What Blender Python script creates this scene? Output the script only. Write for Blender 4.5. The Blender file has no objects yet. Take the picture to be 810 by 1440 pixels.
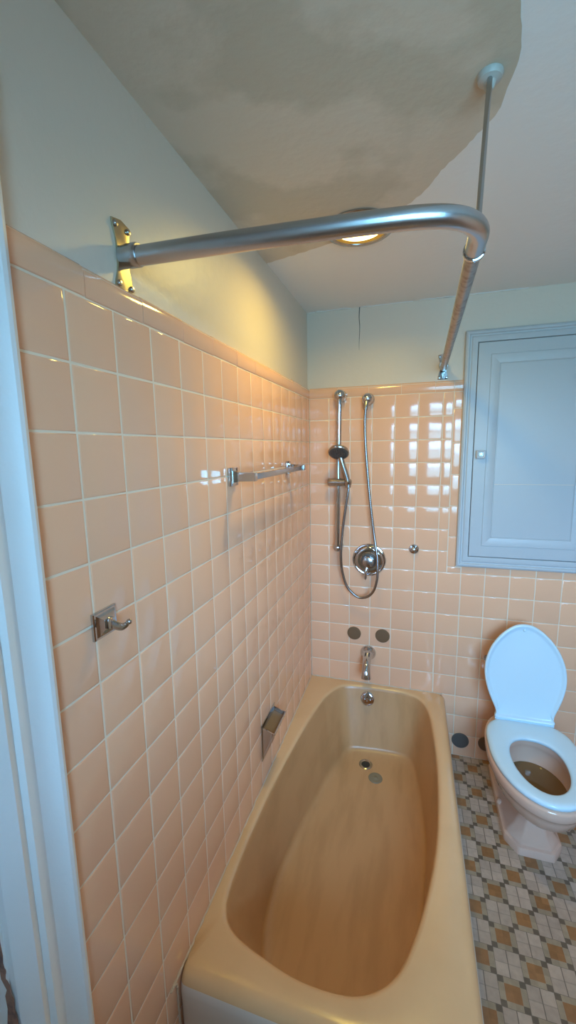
import bpy, bmesh, math, random
from mathutils import Vector, Matrix
random.seed(7)
scene = bpy.context.scene
COL = scene.collection
PI = math.pi
FLOOR = 0.022
CEIL = 2.315
P = 0.1095               # wall tile pitch
H0 = 1.893               # bottom of the cap course
CAPTOP = 1.945
XR = 1.95                # right wall
YF = -2.75               # wall behind the camera

# ------------------------------------------------------------------ materials
def new_mat(name):
    m = bpy.data.materials.new(name); m.use_nodes = True
    nt = m.node_tree
    return m, nt, nt.nodes['Principled BSDF']

def mat(name, col, rough=0.5, metal=0.0, spec=0.5, bump=None, coat=0.0, var=None):
    m, nt, b = new_mat(name)
    b.inputs['Base Color'].default_value = (*col, 1)
    b.inputs['Roughness'].default_value = rough
    b.inputs['Metallic'].default_value = metal
    b.inputs['Specular IOR Level'].default_value = spec
    b.inputs['Coat Weight'].default_value = coat
    b.inputs['Coat Roughness'].default_value = 0.08
    tc = nt.nodes.new('ShaderNodeTexCoord')
    if bump:
        sc, st, dist = bump
        n = nt.nodes.new('ShaderNodeTexNoise'); n.inputs['Scale'].default_value = sc; n.inputs['Detail'].default_value = 4
        bp = nt.nodes.new('ShaderNodeBump'); bp.inputs['Strength'].default_value = st; bp.inputs['Distance'].default_value = dist
        nt.links.new(tc.outputs['Object'], n.inputs['Vector'])
        nt.links.new(n.outputs['Fac'], bp.inputs['Height'])
        nt.links.new(bp.outputs['Normal'], b.inputs['Normal'])
    if var:
        sc, c2, lo, hi = var
        n2 = nt.nodes.new('ShaderNodeTexNoise'); n2.inputs['Scale'].default_value = sc; n2.inputs['Detail'].default_value = 5
        mr = nt.nodes.new('ShaderNodeMapRange'); mr.inputs['From Min'].default_value = lo; mr.inputs['From Max'].default_value = hi
        mx = nt.nodes.new('ShaderNodeMix'); mx.data_type = 'RGBA'
        mx.inputs['A'].default_value = (*col, 1); mx.inputs['B'].default_value = (*c2, 1)
        nt.links.new(tc.outputs['Object'], n2.inputs['Vector'])
        nt.links.new(n2.outputs['Fac'], mr.inputs['Value'])
        nt.links.new(mr.outputs['Result'], mx.inputs['Factor'])
        nt.links.new(mx.outputs['Result'], b.inputs['Base Color'])
    return m

def tile_material():
    m, nt, b = new_mat('glazed_peach_tile')
    at = nt.nodes.new('ShaderNodeAttribute'); at.attribute_name = 'tint'
    mx = nt.nodes.new('ShaderNodeMix'); mx.data_type = 'RGBA'
    mx.inputs['A'].default_value = (0.82, 0.466, 0.29, 1)
    mx.inputs['B'].default_value = (0.86, 0.488, 0.298, 1)
    nt.links.new(at.outputs['Fac'], mx.inputs['Factor'])
    nt.links.new(mx.outputs['Result'], b.inputs['Base Color'])
    b.inputs['Roughness'].default_value = 0.10
    b.inputs['Specular IOR Level'].default_value = 0.55
    tc = nt.nodes.new('ShaderNodeTexCoord')
    n = nt.nodes.new('ShaderNodeTexNoise'); n.inputs['Scale'].default_value = 9; n.inputs['Detail'].default_value = 1.5
    bp = nt.nodes.new('ShaderNodeBump'); bp.inputs['Strength'].default_value = 0.10; bp.inputs['Distance'].default_value = 0.01
    nt.links.new(tc.outputs['Object'], n.inputs['Vector'])
    nt.links.new(n.outputs['Fac'], bp.inputs['Height'])
    nt.links.new(bp.outputs['Normal'], b.inputs['Normal'])
    return m

def floor_material():
    """printed vinyl: blocks of four pale squares alternating with tan squares framed by strips and dark corners"""
    m, nt, b = new_mat('mosaic_vinyl')
    N, Lk = nt.nodes, nt.links
    def math_(op, a, c=None, d=None):
        n = N.new('ShaderNodeMath'); n.operation = op
        for i, v in enumerate((a, c, d)):
            if v is None: continue
            if isinstance(v, (int, float)): n.inputs[i].default_value = v
            else: Lk.new(v, n.inputs[i])
        return n.outputs[0]
    def mix(f, a, c):
        n = N.new('ShaderNodeMix'); n.data_type = 'RGBA'
        for key, v in (('A', a), ('B', c)):
            if isinstance(v, tuple): n.inputs[key].default_value = (*v, 1)
            else: Lk.new(v, n.inputs[key])
        Lk.new(f, n.inputs['Factor'])
        return n.outputs['Result']
    g = N.new('ShaderNodeNewGeometry')
    sp = N.new('ShaderNodeSeparateXYZ'); Lk.new(g.outputs['Position'], sp.inputs[0])
    CX, CY = 0.0775, 0.0755
    u = math_('DIVIDE', math_('SUBTRACT', sp.outputs['X'], 0.8525 - CX / 2), CX)
    v = math_('DIVIDE', math_('SUBTRACT', sp.outputs['Y'], -0.079 - CY / 2), CY)
    iu, iv = math_('FLOOR', u), math_('FLOOR', v)
    par = math_('PINGPONG', math_('ADD', iu, iv), 1.0)          # 0 -> tan cell, 1 -> block cell
    fu = math_('ABSOLUTE', math_('SUBTRACT', math_('SUBTRACT', u, iu), 0.5))
    fv = math_('ABSOLUTE', math_('SUBTRACT', math_('SUBTRACT', v, iv), 0.5))
    pale = (0.47, 0.355, 0.275); seam = (0.19, 0.145, 0.11)
    ctr = math_('LESS_THAN', math_('MINIMUM', math_('ADD', fu, 0.012), fv), 0.026)
    edge = math_('GREATER_THAN', math_('MAXIMUM', fu, fv), 0.482)
    vseam = math_('LESS_THAN', fu, 0.018)
    hseam = math_('LESS_THAN', fv, 0.02)
    block = mix(hseam, pale, (0.36, 0.28, 0.22))
    block = mix(math_('MAXIMUM', vseam, edge), block, seam)
    inner = math_('LESS_THAN', math_('MAXIMUM', fu, fv), 0.285)
    corner = math_('GREATER_THAN', math_('MINIMUM', fu, fv), 0.285)
    strip = (0.36, 0.275, 0.185)
    cell = mix(inner, strip, (0.32, 0.15, 0.058))
    cell = mix(corner, cell, (0.15, 0.11, 0.078))
    col = mix(par, cell, block)
    nz = N.new('ShaderNodeTexNoise'); nz.inputs['Scale'].default_value = 60; nz.inputs['Detail'].default_value = 4
    Lk.new(g.outputs['Position'], nz.inputs['Vector'])
    mr = N.new('ShaderNodeMapRange'); mr.inputs['To Min'].default_value = 0.78; mr.inputs['To Max'].default_value = 1.2
    Lk.new(nz.outputs['Fac'], mr.inputs['Value'])
    wn = N.new('ShaderNodeTexWhiteNoise'); wn.noise_dimensions = '2D'
    cb = N.new('ShaderNodeCombineXYZ')
    Lk.new(math_('FLOOR', math_('MULTIPLY', u, 2.0)), cb.inputs[0]); Lk.new(math_('FLOOR', math_('MULTIPLY', v, 2.0)), cb.inputs[1])
    Lk.new(cb.outputs[0], wn.inputs['Vector'])
    mr2 = N.new('ShaderNodeMapRange'); mr2.inputs['To Min'].default_value = 0.86; mr2.inputs['To Max'].default_value = 1.1
    Lk.new(wn.outputs['Value'], mr2.inputs['Value'])
    vm = N.new('ShaderNodeVectorMath'); vm.operation = 'SCALE'
    Lk.new(col, vm.inputs[0]); Lk.new(math_('MULTIPLY', mr.outputs[0], mr2.outputs[0]), vm.inputs['Scale'])
    Lk.new(vm.outputs[0], b.inputs['Base Color'])
    b.inputs['Roughness'].default_value = 0.38
    return m

def emission(name, col, s):
    m = bpy.data.materials.new(name); m.use_nodes = True
    nt = m.node_tree; nt.nodes.clear()
    e = nt.nodes.new('ShaderNodeEmission'); e.inputs[0].default_value = (*col, 1); e.inputs[1].default_value = s
    o = nt.nodes.new('ShaderNodeOutputMaterial'); nt.links.new(e.outputs[0], o.inputs[0])
    return m

def glass_mat():
    m = bpy.data.materials.new('window_glass'); m.use_nodes = True
    nt = m.node_tree; nt.nodes.clear()
    t = nt.nodes.new('ShaderNodeBsdfTransparent'); t.inputs[0].default_value = (0.95, 0.97, 0.98, 1)
    g = nt.nodes.new('ShaderNodeBsdfGlossy'); g.inputs['Roughness'].default_value = 0.02
    f = nt.nodes.new('ShaderNodeFresnel'); f.inputs[0].default_value = 1.45
    mx = nt.nodes.new('ShaderNodeMixShader'); o = nt.nodes.new('ShaderNodeOutputMaterial')
    nt.links.new(f.outputs[0], mx.inputs[0]); nt.links.new(t.outputs[0], mx.inputs[1]); nt.links.new(g.outputs[0], mx.inputs[2])
    nt.links.new(mx.outputs[0], o.inputs[0])
    return m

M = dict(
    tile=tile_material(),
    floor=floor_material(),
    plate=mat('painted_plate', (0.46, 0.44, 0.40), 0.4),
    grout=mat('cream_grout', (0.80, 0.66, 0.50), 0.7),
    wallpaint=mat('pale_green_wall_paint', (0.68, 0.595, 0.49), 0.42, bump=(35, 0.12, 0.01)),
    ceilpaint=mat('white_ceiling_paint', (0.84, 0.83, 0.80), 0.55, bump=(30, 0.12, 0.01)),
    plaster=mat('bare_plaster', (0.66, 0.575, 0.46), 0.75, bump=(26, 0.2, 0.01), var=(3.4, (0.56, 0.49, 0.38), 0.49, 0.56)),
    flake=mat('flaked_white_paint', (0.78, 0.80, 0.78), 0.6),
    crack=mat('dark_crack', (0.08, 0.09, 0.08), 0.8),
    trim=mat('white_gloss_trim_paint', (0.76, 0.79, 0.78), 0.32, bump=(40, 0.08, 0.01)),
    cabinet=mat('cabinet_paint', (0.46, 0.50, 0.52), 0.38, bump=(25, 0.08, 0.01)),
    worn=mat('worn_bare_wood', (0.30, 0.165, 0.115), 0.7, var=(40, (0.16, 0.09, 0.075), 0.45, 0.6)),
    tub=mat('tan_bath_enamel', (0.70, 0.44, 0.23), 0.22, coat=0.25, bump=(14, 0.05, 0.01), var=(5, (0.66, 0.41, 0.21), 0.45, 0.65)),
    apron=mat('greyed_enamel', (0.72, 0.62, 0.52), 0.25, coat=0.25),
    basin=mat('golden_bath_enamel', (0.56, 0.315, 0.145), 0.34, coat=0.08, bump=(14, 0.05, 0.01), var=(5, (0.49, 0.272, 0.12), 0.45, 0.65)),  # basin faces: darker, more golden than the rim enamel, with lengthwise streaks
    caulk=mat('aged_caulk', (0.60, 0.47, 0.34), 0.6),
    chrome=mat('polished_chrome', (0.56, 0.58, 0.61), 0.06, 1.0),
    satin=mat('worn_chrome', (0.50, 0.51, 0.53), 0.27, 1.0, bump=(90, 0.06, 0.002)),
    dullrod=mat('dull_weathered_steel', (0.42, 0.39, 0.36), 0.42, 1.0, var=(60, (0.25, 0.20, 0.17), 0.45, 0.7)),
    steel=mat('brushed_nickel', (0.45, 0.44, 0.43), 0.22, 1.0),
    dark=mat('dark_rubber', (0.02, 0.02, 0.02), 0.5),
    dgrey=mat('dark_grey_face', (0.12, 0.115, 0.11), 0.35, 0.4),
    hose=mat('dark_metal_hose', (0.33, 0.32, 0.315), 0.25, 1.0),
    brass=mat('tarnished_plate', (0.55, 0.48, 0.33), 0.25, 1.0),
    brown=mat('brown_plastic', (0.17, 0.095, 0.045), 0.55),
    greycap=mat('grey_plastic', (0.10, 0.092, 0.085), 0.5),
    disc=mat('dull_rubber_disc', (0.24, 0.20, 0.13), 0.5),
    toilet=mat('beige_vitreous_china', (0.66, 0.43, 0.325), 0.10, coat=0.4),
    seat=mat('white_seat_plastic', (0.58, 0.76, 0.86), 0.22),
    water=mat('toilet_water', (0.19, 0.105, 0.04), 0.05),
    soapin=mat('brown_soap_film', (0.20, 0.11, 0.045), 0.5),
    glass=glass_mat(),
    lens=emission('lit_lamp_face', (1.0, 0.72, 0.22), 14.0),
    lampring=mat('amber_reflector', (0.95, 0.62, 0.12), 0.3, 0.6),
    acrylic=mat('blue_white_acrylic', (0.60, 0.72, 0.80), 0.08, 0.3),
)

def stretch_noise(m, scale):
    nt = m.node_tree
    for n in [x for x in nt.nodes if x.type == 'TEX_NOISE'][1:]:
        mp = nt.nodes.new('ShaderNodeMapping'); mp.inputs['Scale'].default_value = scale
        nt.links.new(n.inputs['Vector'].links[0].from_socket, mp.inputs['Vector']); nt.links.new(mp.outputs['Vector'], n.inputs['Vector'])
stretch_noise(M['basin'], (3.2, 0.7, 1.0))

# ------------------------------------------------------------------ mesh helpers
def face(bm, vs):
    try: return bm.faces.new(vs)
    except ValueError: return None

def add_box(bm, x0, x1, y0, y1, z0, z1, bev=0.0, seg=2):
    r = bmesh.ops.create_cube(bm, size=1.0)
    vs = r['verts']
    for v in vs:
        v.co = Vector(((x0 + x1) / 2 + v.co.x * (x1 - x0), (y0 + y1) / 2 + v.co.y * (y1 - y0), (z0 + z1) / 2 + v.co.z * (z1 - z0)))
    if bev > 0:
        es = list({e for v in vs for e in v.link_edges})
        bmesh.ops.bevel(bm, geom=es, offset=bev, segments=seg, affect='EDGES', profile=0.5)

def add_loft(bm, rings, cap0=True, cap1=True, closed=True, loop=False):
    R = [[bm.verts.new(p) for p in ring] for ring in rings]
    n = len(R[0])
    pairs = list(zip(R, R[1:])) + ([(R[-1], R[0])] if loop else [])
    for a, b in pairs:
        for i in range(n if closed else n - 1):
            j = (i + 1) % n
            face(bm, (a[i], a[j], b[j], b[i]))
    if not loop:
        if cap0: face(bm, R[0][::-1])
        if cap1: face(bm, R[-1])

def smooth_path(pts, sub=8):
    pts = [Vector(p) for p in pts]
    if len(pts) < 3: return pts
    out = []
    for i in range(len(pts) - 1):
        p0 = pts[max(i - 1, 0)]; p1 = pts[i]; p2 = pts[i + 1]; p3 = pts[min(i + 2, len(pts) - 1)]
        for k in range(sub):
            t = k / sub
            out.append(0.5 * ((2 * p1) + (p2 - p0) * t + (2 * p0 - 5 * p1 + 4 * p2 - p3) * t * t + (3 * p1 - p0 - 3 * p2 + p3) * t ** 3))
    out.append(pts[-1])
    return out

def add_tube(bm, pts, r, seg=20, sub=0):
    pts = smooth_path(pts, sub) if sub else [Vector(p) for p in pts]
    n = len(pts)
    rad = (lambda i: r) if not callable(r) and not isinstance(r, list) else ((lambda i: r(i / (n - 1))) if callable(r) else (lambda i: r[i]))
    rings = []; up = None
    for i, p in enumerate(pts):
        t = (pts[min(i + 1, n - 1)] - pts[max(i - 1, 0)]).normalized()
        if up is None:
            a = Vector((0, 0, 1)) if abs(t.z) < 0.9 else Vector((1, 0, 0))
            up = (a - t * a.dot(t)).normalized()
        else:
            up = (up - t * up.dot(t)).normalized()
        s = t.cross(up)
        rings.append([p + (up * math.cos(2 * PI * k / seg) + s * math.sin(2 * PI * k / seg)) * rad(i) for k in range(seg)])
    add_loft(bm, rings)

def add_lathe(bm, prof, org, axis, seg=40):
    """prof: (radius, height along axis); closed with caps"""
    ax = Vector(axis).normalized(); org = Vector(org)
    a = Vector((0, 0, 1)) if abs(ax.z) < 0.9 else Vector((1, 0, 0))
    u = (a - ax * a.dot(ax)).normalized(); w = ax.cross(u)
    rings = [[org + ax * h + (u * math.cos(2 * PI * k / seg) + w * math.sin(2 * PI * k / seg)) * max(r, 1e-4) for k in range(seg)] for r, h in prof]
    add_loft(bm, rings)

def ball_profile(r, n=10, h0=0.0):
    return [(r * math.sin(PI * i / n), h0 - r * math.cos(PI * i / n)) for i in range(n + 1)]

def add_prism(bm, poly, to3, d0, d1, bev=0.0, seg=2):
    b = bmesh.new()
    A = [b.verts.new(to3(x, y, d0)) for x, y in poly]; B = [b.verts.new(to3(x, y, d1)) for x, y in poly]
    n = len(poly)
    b.faces.new(A[::-1]); top = b.faces.new(B)
    for i in range(n):
        j = (i + 1) % n; b.faces.new((A[i], A[j], B[j], B[i]))
    if bev: bmesh.ops.bevel(b, geom=list(top.edges), offset=bev, segments=seg, affect='EDGES', profile=0.5)
    me = bpy.data.meshes.new('tmp'); b.to_mesh(me); b.free(); bm.from_mesh(me); bpy.data.meshes.remove(me)

def wpos(o):
    v = Vector((0, 0, 0))
    while o is not None:
        v += o.location; o = o.parent
    return v

def obj(name, bm, m, parent=None, loc=None, smooth=True, angle=38, **props):
    """vertices are given in place; the origin is moved to loc (or the base of the shape)"""
    bmesh.ops.remove_doubles(bm, verts=bm.verts, dist=1e-6)
    bmesh.ops.recalc_face_normals(bm, faces=bm.faces)
    if loc is None:
        if parent is not None: loc = wpos(parent)
        else:
            xs = [v.co for v in bm.verts]
            loc = Vector(((min(v.x for v in xs) + max(v.x for v in xs)) / 2, (min(v.y for v in xs) + max(v.y for v in xs)) / 2, min(v.z for v in xs)))
    loc = Vector(loc)
    for v in bm.verts: v.co -= loc
    me = bpy.data.meshes.new(name); bm.to_mesh(me); bm.free()
    for mm in (m if isinstance(m, (list, tuple)) else [m]): me.materials.append(mm)
    if smooth:
        for p in me.polygons: p.use_smooth = True
        me.set_sharp_from_angle(angle=math.radians(angle))
    o = bpy.data.objects.new(name, me); COL.objects.link(o)
    o.location = loc
    if parent is not None:
        o.parent = parent; o.location = loc - wpos(parent)
    for k, v in props.items(): o[k] = v
    return o

def tag(o, label, cat, group=None):
    o['label'] = label; o['category'] = cat
    if group: o['group'] = group
    return o

def thing(name, loc, label, cat, group=None):
    o = bpy.data.objects.new(name, None); COL.objects.link(o)
    o.location = loc; o.empty_display_size = 0.05
    return tag(o, label, cat, group)

def struct(name, bm, m, parent=None, **k):
    o = obj(name, bm, m, parent, **k)
    if parent is None: o['kind'] = 'structure'
    return o

def BM(): return bmesh.new()

# ------------------------------------------------------------------ tiled surfaces
def tile_field(rects, axis, name, parent, grout=0.0031, tilt=0.0018):
    """rects: (a0,a1,z0,z1) in the wall's own plane; axis 'x' = left wall (a is y), 'y' = back wall (a is x), 'r' = right wall, 'f'= wall behind"""
    bm = BM(); lay = bm.faces.layers.float.new('tint')
    def pt(a, d, z):
        if axis == 'x': return Vector((d, a, z))
        if axis == 'y': return Vector((a, -d, z))
        if axis == 'r': return Vector((XR - d, a, z))
        return Vector((a, YF + d, z))
    for (a0, a1, z0, z1) in rects:
        g = grout / 2 + random.uniform(-0.0004, 0.0004)
        A0, A1, Z0, Z1 = a0 + g, a1 - g, z0 + g, z1 - g
        if A1 - A0 < 0.004 or Z1 - Z0 < 0.004: continue
        t = random.random(); ta, tz = random.gauss(0, tilt), random.gauss(0, tilt)
        b = min(0.004, (A1 - A0) / 4, (Z1 - Z0) / 4)
        ca, cz = (A0 + A1) / 2, (Z0 + Z1) / 2
        def ring(ins, d):
            return [bm.verts.new(pt(a, d + (a - ca) * ta + (z - cz) * tz, z)) for a, z in
                    ((A0 + ins, Z0 + ins), (A1 - ins, Z0 + ins), (A1 - ins, Z1 - ins), (A0 + ins, Z1 - ins))]
        rs = [ring(0, -0.005), ring(0, -0.0016), ring(b * 0.3, -0.0006), ring(b, 0.0)]
        for p, q in zip(rs, rs[1:]):
            for i in range(4):
                f = face(bm, (p[i], p[(i + 1) % 4], q[(i + 1) % 4], q[i]))
                if f: f[lay] = t
        f = face(bm, rs[-1])
        if f: f[lay] = t
    return obj(name, bm, M['tile'], parent, angle=60)

def cap_course(segs, axis, name, parent):
    """bullnose cap tiles along the top: quarter-round upper edge"""
    bm = BM(); lay = bm.faces.layers.float.new('tint')
    prof = [(-0.005, H0 + 0.0014), (-0.0012, H0 + 0.0014), (0.0006, H0 + 0.004), (0.001, H0 + 0.03), (0.0005, H0 + 0.040), (-0.0025, H0 + 0.048), (-0.007, CAPTOP), (-0.012, CAPTOP)]
    for a0, a1 in segs:
        t = random.random(); dz = random.uniform(-0.0012, 0.0012); dd = random.uniform(-0.0006, 0.0006)
        R = []
        for a in (a0 + 0.001, a1 - 0.001):
            if axis == 'x': R.append([bm.verts.new((d + dd, a, z + dz)) for d, z in prof])
            elif axis == 'y': R.append([bm.verts.new((a, -d - dd, z + dz)) for d, z in prof])
            else: R.append([bm.verts.new((XR - d, a, z)) for d, z in prof])
        for i in range(len(prof) - 1):
            f = face(bm, (R[0][i], R[0][i + 1], R[1][i + 1], R[1][i])); f[lay] = t
        for r in R:
            f = face(bm, r); f[lay] = t
    return obj(name, bm, M['tile'], parent, angle=60)

HZ = [H0 - k * P for k in range(17)] + [FLOOR]
# --- left wall: plaster, mortar bed, tiles
DOOR0, DOOR1, DOORTOP = -2.50, -1.767, 2.03
bm = BM()
add_box(bm, -0.12, -0.012, DOOR1, 0.012, FLOOR, CEIL)
add_box(bm, -0.12, -0.012, DOOR0, DOOR1, DOORTOP, CEIL)
add_box(bm, -0.12, -0.012, YF, DOOR0, FLOOR, CEIL)
wall_left = struct('wall_left', bm, M['wallpaint'], smooth=False)
bm = BM(); add_box(bm, -0.013, -0.0012, -1.664, 0.004, FLOOR, H0 + 0.045)
obj('grout', bm, M['grout'], wall_left, smooth=False)
vy = [max(-1.664, -(15.351 - n) * P) for n in range(0, 16)] + [0.0]
obj_left_tiles = tile_field([(vy[i], vy[i + 1], HZ[k + 1], HZ[k]) for i in range(16) for k in range(17)], 'x', 'glazed_tiles', wall_left)
caps = [-0.0, -0.155] + [-0.155 - 0.1525 * k for k in range(1, 10)] + [-1.664]
cap_course([(caps[i + 1], caps[i]) for i in range(len(caps) - 1)], 'x', 'tile_cap', wall_left)

# --- back wall
bm = BM()
add_box(bm, -0.012, XR, 0.012, 0.13, FLOOR, CEIL)
wall_back = struct('wall_back', bm, M['wallpaint'], smooth=False)
bm = BM(); add_box(bm, 0, 0.735, 0.0012, 0.013, FLOOR, H0 + 0.045); add_box(bm, 0.735, XR, 0.0012, 0.013, FLOOR, 1.07)
add_box(bm, 1.36, XR, 0.0012, 0.013, 1.06, H0 + 0.045)
obj('grout', bm, M['grout'], wall_back, smooth=False)
vx = [0.0] + [0.1025 + P * k for k in range(5)] + [0.651]
rects = [(vx[i], vx[i + 1], HZ[k + 1], HZ[k]) for i in range(6) for k in range(17)]
rects += [(0.651, 0.697, HZ[k + 1], HZ[k]) for k in range(8)]                      # cut column
bj = [1.048 + 0.1525 * k for k in range(6)]
bj[-1] = 1.816
rects += [(0.697, 0.736, bj[k], bj[k + 1]) for k in range(5)] + [(0.697, 0.736, 1.816, H0)]
dx = [0.653 + P * k for k in range(12)] + [XR]
rects += [(dx[i], dx[i + 1], HZ[k + 1], HZ[k]) for i in range(12) for k in range(8, 17)]
rects += [(0.697, 0.762, HZ[8], 1.048)] + [(dx[i], dx[i + 1], HZ[8], 1.062) for i in range(1, 12)]
ex = [1.362, 1.471, 1.58, 1.69, 1.80, 1.90, XR]
rects += [(ex[i], ex[i + 1], HZ[k + 1], HZ[k]) for i in range(6) for k in range(8)]
tile_field(rects, 'y', 'glazed_tiles', wall_back)
bx = [0.0, 0.145, 0.302, 0.458, 0.613, 0.697, 0.737]
cap_course([(bx[i], bx[i + 1]) for i in range(6)] + [(1.362, 1.49), (1.49, 1.64), (1.64, 1.79), (1.79, XR)], 'y', 'tile_cap', wall_back)
# hairline crack and flaked paint where wall and ceiling meet
bm = BM()
add_tube(bm, [(0.252, 0.0122, CEIL), (0.250, 0.0122, 2.27), (0.2535, 0.0122, 2.22), (0.251, 0.0124, 2.15), (0.252, 0.013, 2.10)], lambda t: 0.0024 * (1 - 0.7 * t), 6, 5)
obj('wall_crack', bm, M['crack'], wall_back)
def flake(parent, pts, z):
    bm = BM(); n = len(pts)
    top = [bm.verts.new((x, y, z)) for x, y in pts]; bot = [bm.verts.new((x, y, z - 0.0022)) for x, y in pts]
    face(bm, top); face(bm, bot[::-1])
    for i in range(n): face(bm, (top[i], top[(i + 1) % n], bot[(i + 1) % n], bot[i]))
    return obj('flaked_paint', bm, M['flake'], parent, smooth=False)

def strip_poly(x0, x1, y0, w, n=12, seed=0):
    r = random.Random(seed)
    lo = [(x0 + (x1 - x0) * i / n, y0 - w * (0.3 + r.random())) for i in range(n + 1)]
    return lo + [(x1, y0), (x0, y0)]

# --- ceiling, floor, other walls
bm = BM(); add_box(bm, -0.12, XR + 0.12, YF - 0.15, 0.13, CEIL, CEIL + 0.1)
LX, LY, LR = 0.342, -0.725, 0.092
ceiling = struct('ceiling', bm, M['ceilpaint'], smooth=False)
edge = smooth_path([(-0.012, -0.585, 0), (0.079, -0.612, 0), (0.21, -0.648, 0), (0.327, -0.692, 0), (0.42, -0.745, 0), (0.50, -0.815, 0), (0.555, -0.90, 0), (0.60, -0.975, 0), (0.645, -1.04, 0), (0.672, -1.11, 0), (0.678, -1.2, 0), (0.660, -1.32, 0), (0.62, -1.45, 0), (0.56, -1.6, 0), (0.5, -1.9, 0), (0.3, -2.1, 0), (-0.012, -2.15, 0)], 6)
poly = [(p.x + 0.003 * math.sin(37 * i), p.y + 0.003 * math.cos(53 * i)) for i, p in enumerate(edge)]
poly[0] = (-0.012, -0.585); poly[-1] = (-0.012, -2.15)
bm = BM()
vs = [bm.verts.new((x, y, CEIL - 0.0016)) for x, y in poly]; vt = [bm.verts.new((x, y, CEIL + 0.001)) for x, y in poly]
face(bm, vs)
for i in range(len(vs)): face(bm, (vs[i], vs[(i + 1) % len(vs)], vt[(i + 1) % len(vs)], vt[i]))
obj('bare_plaster_patch', bm, M['plaster'], ceiling, smooth=False, label='unpainted tan plaster patch')
for k, (x0, x1, w) in enumerate([(0.04, 0.21, 0.012), (0.0, 0.03, 0.008), (0.26, 0.30, 0.010), (0.53, 0.66, 0.010), (0.30, 0.50, 0.004), (0.64, 0.98, 0.006)]):
    flake(wall_back, strip_poly(x0, x1, 0.012, w, seed=k), CEIL - 0.0002)
bm = BM(); add_box(bm, -0.12, XR + 0.12, YF - 0.15, 0.13, FLOOR - 0.1, FLOOR)
struct('floor', bm, M['floor'], smooth=False)
bm = BM(); add_box(bm, XR + 0.012, XR + 0.12, YF, 0.13, FLOOR, CEIL)
wall_right = struct('wall_right', bm, M['wallpaint'], smooth=False)
bm = BM(); add_box(bm, XR + 0.0012, XR + 0.013, YF + 0.012, 0.0, FLOOR, H0 + 0.045)
obj('grout', bm, M['grout'], wall_right, smooth=False)
tile_field([(-k * P - P, -k * P, HZ[j + 1], HZ[j]) for k in range(25) for j in range(17)], 'r', 'glazed_tiles', wall_right)
cap_course([(-(k + 1) * 0.1525, -k * 0.1525) for k in range(17)], 'r', 'tile_cap', wall_right)
# wall behind the camera with the daylight window
WX0, WX1, WZ0, WZ1 = 0.60, 1.62, 1.16, 2.15
bm = BM()
add_box(bm, -0.12, WX0, YF - 0.09, YF, FLOOR, CEIL); add_box(bm, WX1, XR + 0.12, YF - 0.09, YF, FLOOR, CEIL)
add_box(bm, WX0, WX1, YF - 0.09, YF, FLOOR, WZ0); add_box(bm, WX0, WX1, YF - 0.09, YF, WZ1, CEIL)
struct('wall_front', bm, M['wallpaint'], smooth=False)
win = bpy.data.objects.new('window_1', None); COL.objects.link(win); win.location = ((WX0 + WX1) / 2, YF, WZ0); win['kind'] = 'structure'
bm = BM()
for a in ((WX0 - 0.07, WX0, WZ0 - 0.03, WZ1 + 0.07), (WX1, WX1 + 0.07, WZ0 - 0.03, WZ1 + 0.07), (WX0, WX1, WZ1, WZ1 + 0.07)):
    add_box(bm, a[0], a[1], YF - 0.001, YF + 0.018, a[2], a[3], 0.004)
obj('window_casing', bm, M['trim'], win)
bm = BM(); add_box(bm, WX0 - 0.09, WX1 + 0.09, YF - 0.085, YF + 0.04, WZ0 - 0.03, WZ0, 0.005); obj('window_sill', bm, M['trim'], win)
mid = (WZ0 + WZ1) / 2
for (z0, z1, yy) in ((WZ0, mid + 0.02, YF - 0.042), (mid - 0.02, WZ1, YF - 0.080)):
    bm = BM()
    add_box(bm, WX0, WX0 + 0.035, yy, yy + 0.035, z0, z1); add_box(bm, WX1 - 0.035, WX1, yy, yy + 0.035, z0, z1)
    add_box(bm, WX0 + 0.035, WX1 - 0.035, yy, yy + 0.035, z0, z0 + 0.035); add_box(bm, WX0 + 0.035, WX1 - 0.035, yy, yy + 0.035, z1 - 0.035, z1)
    s = obj('window_sash', bm, M['trim'], win, smooth=False)
    bm = BM(); add_box(bm, WX0 + 0.03, WX1 - 0.03, yy + 0.015, yy + 0.019, z0 + 0.03, z1 - 0.03)
    obj('window_pane', bm, M['glass'], s, smooth=False)

# --- doorway in the left wall: jamb, leaf and moulded casing
door = bpy.data.objects.new('door_1', None); COL.objects.link(door); door.location = (-0.07, DOOR0, FLOOR); door['kind'] = 'structure'
bm = BM()
add_box(bm, -0.12, -0.011, DOOR1 - 0.018, DOOR1, FLOOR, DOORTOP); add_box(bm, -0.12, -0.011, DOOR0, DOOR0 + 0.018, FLOOR, DOORTOP)
add_box(bm, -0.12, -0.011, DOOR0 + 0.018, DOOR1 - 0.018, DOORTOP - 0.018, DOORTOP)
jamb = obj('door_jamb', bm, M['trim'], door, smooth=False)
bm = BM()
wp = [(-.013, .97), (-.011, .945), (-.013, .93), (-.010, .918), (-.0125, .905), (-.007, .895), (-.006, .88), (-.003, .872), (-.0045, .85), (-.001, .835), (-.0025, .81), (-.0015, .76), (-.006, .69), (-.004, .60), (-.020, .62), (-.017, .70), (-.021, .76), (-.019, .80), (-.022, .82), (-.017, .85), (-.018, .872), (-.013, .885), (-.021, .90), (-.022, .93), (-.019, .96)]
add_prism(bm, wp, lambda a, z, d: Vector((a, DOOR1 - 0.018 - d, z)), -0.0005, 0.0006)
obj('worn_patch', bm, M['worn'], jamb, smooth=False, label='bare dark patch of worn paint')
bm = BM(); add_box(bm, -0.115, -0.08, DOOR0 + 0.02, DOOR1 - 0.02, FLOOR + 0.006, DOORTOP - 0.02, 0.002); obj('door_leaf', bm, M['trim'], door)
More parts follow.
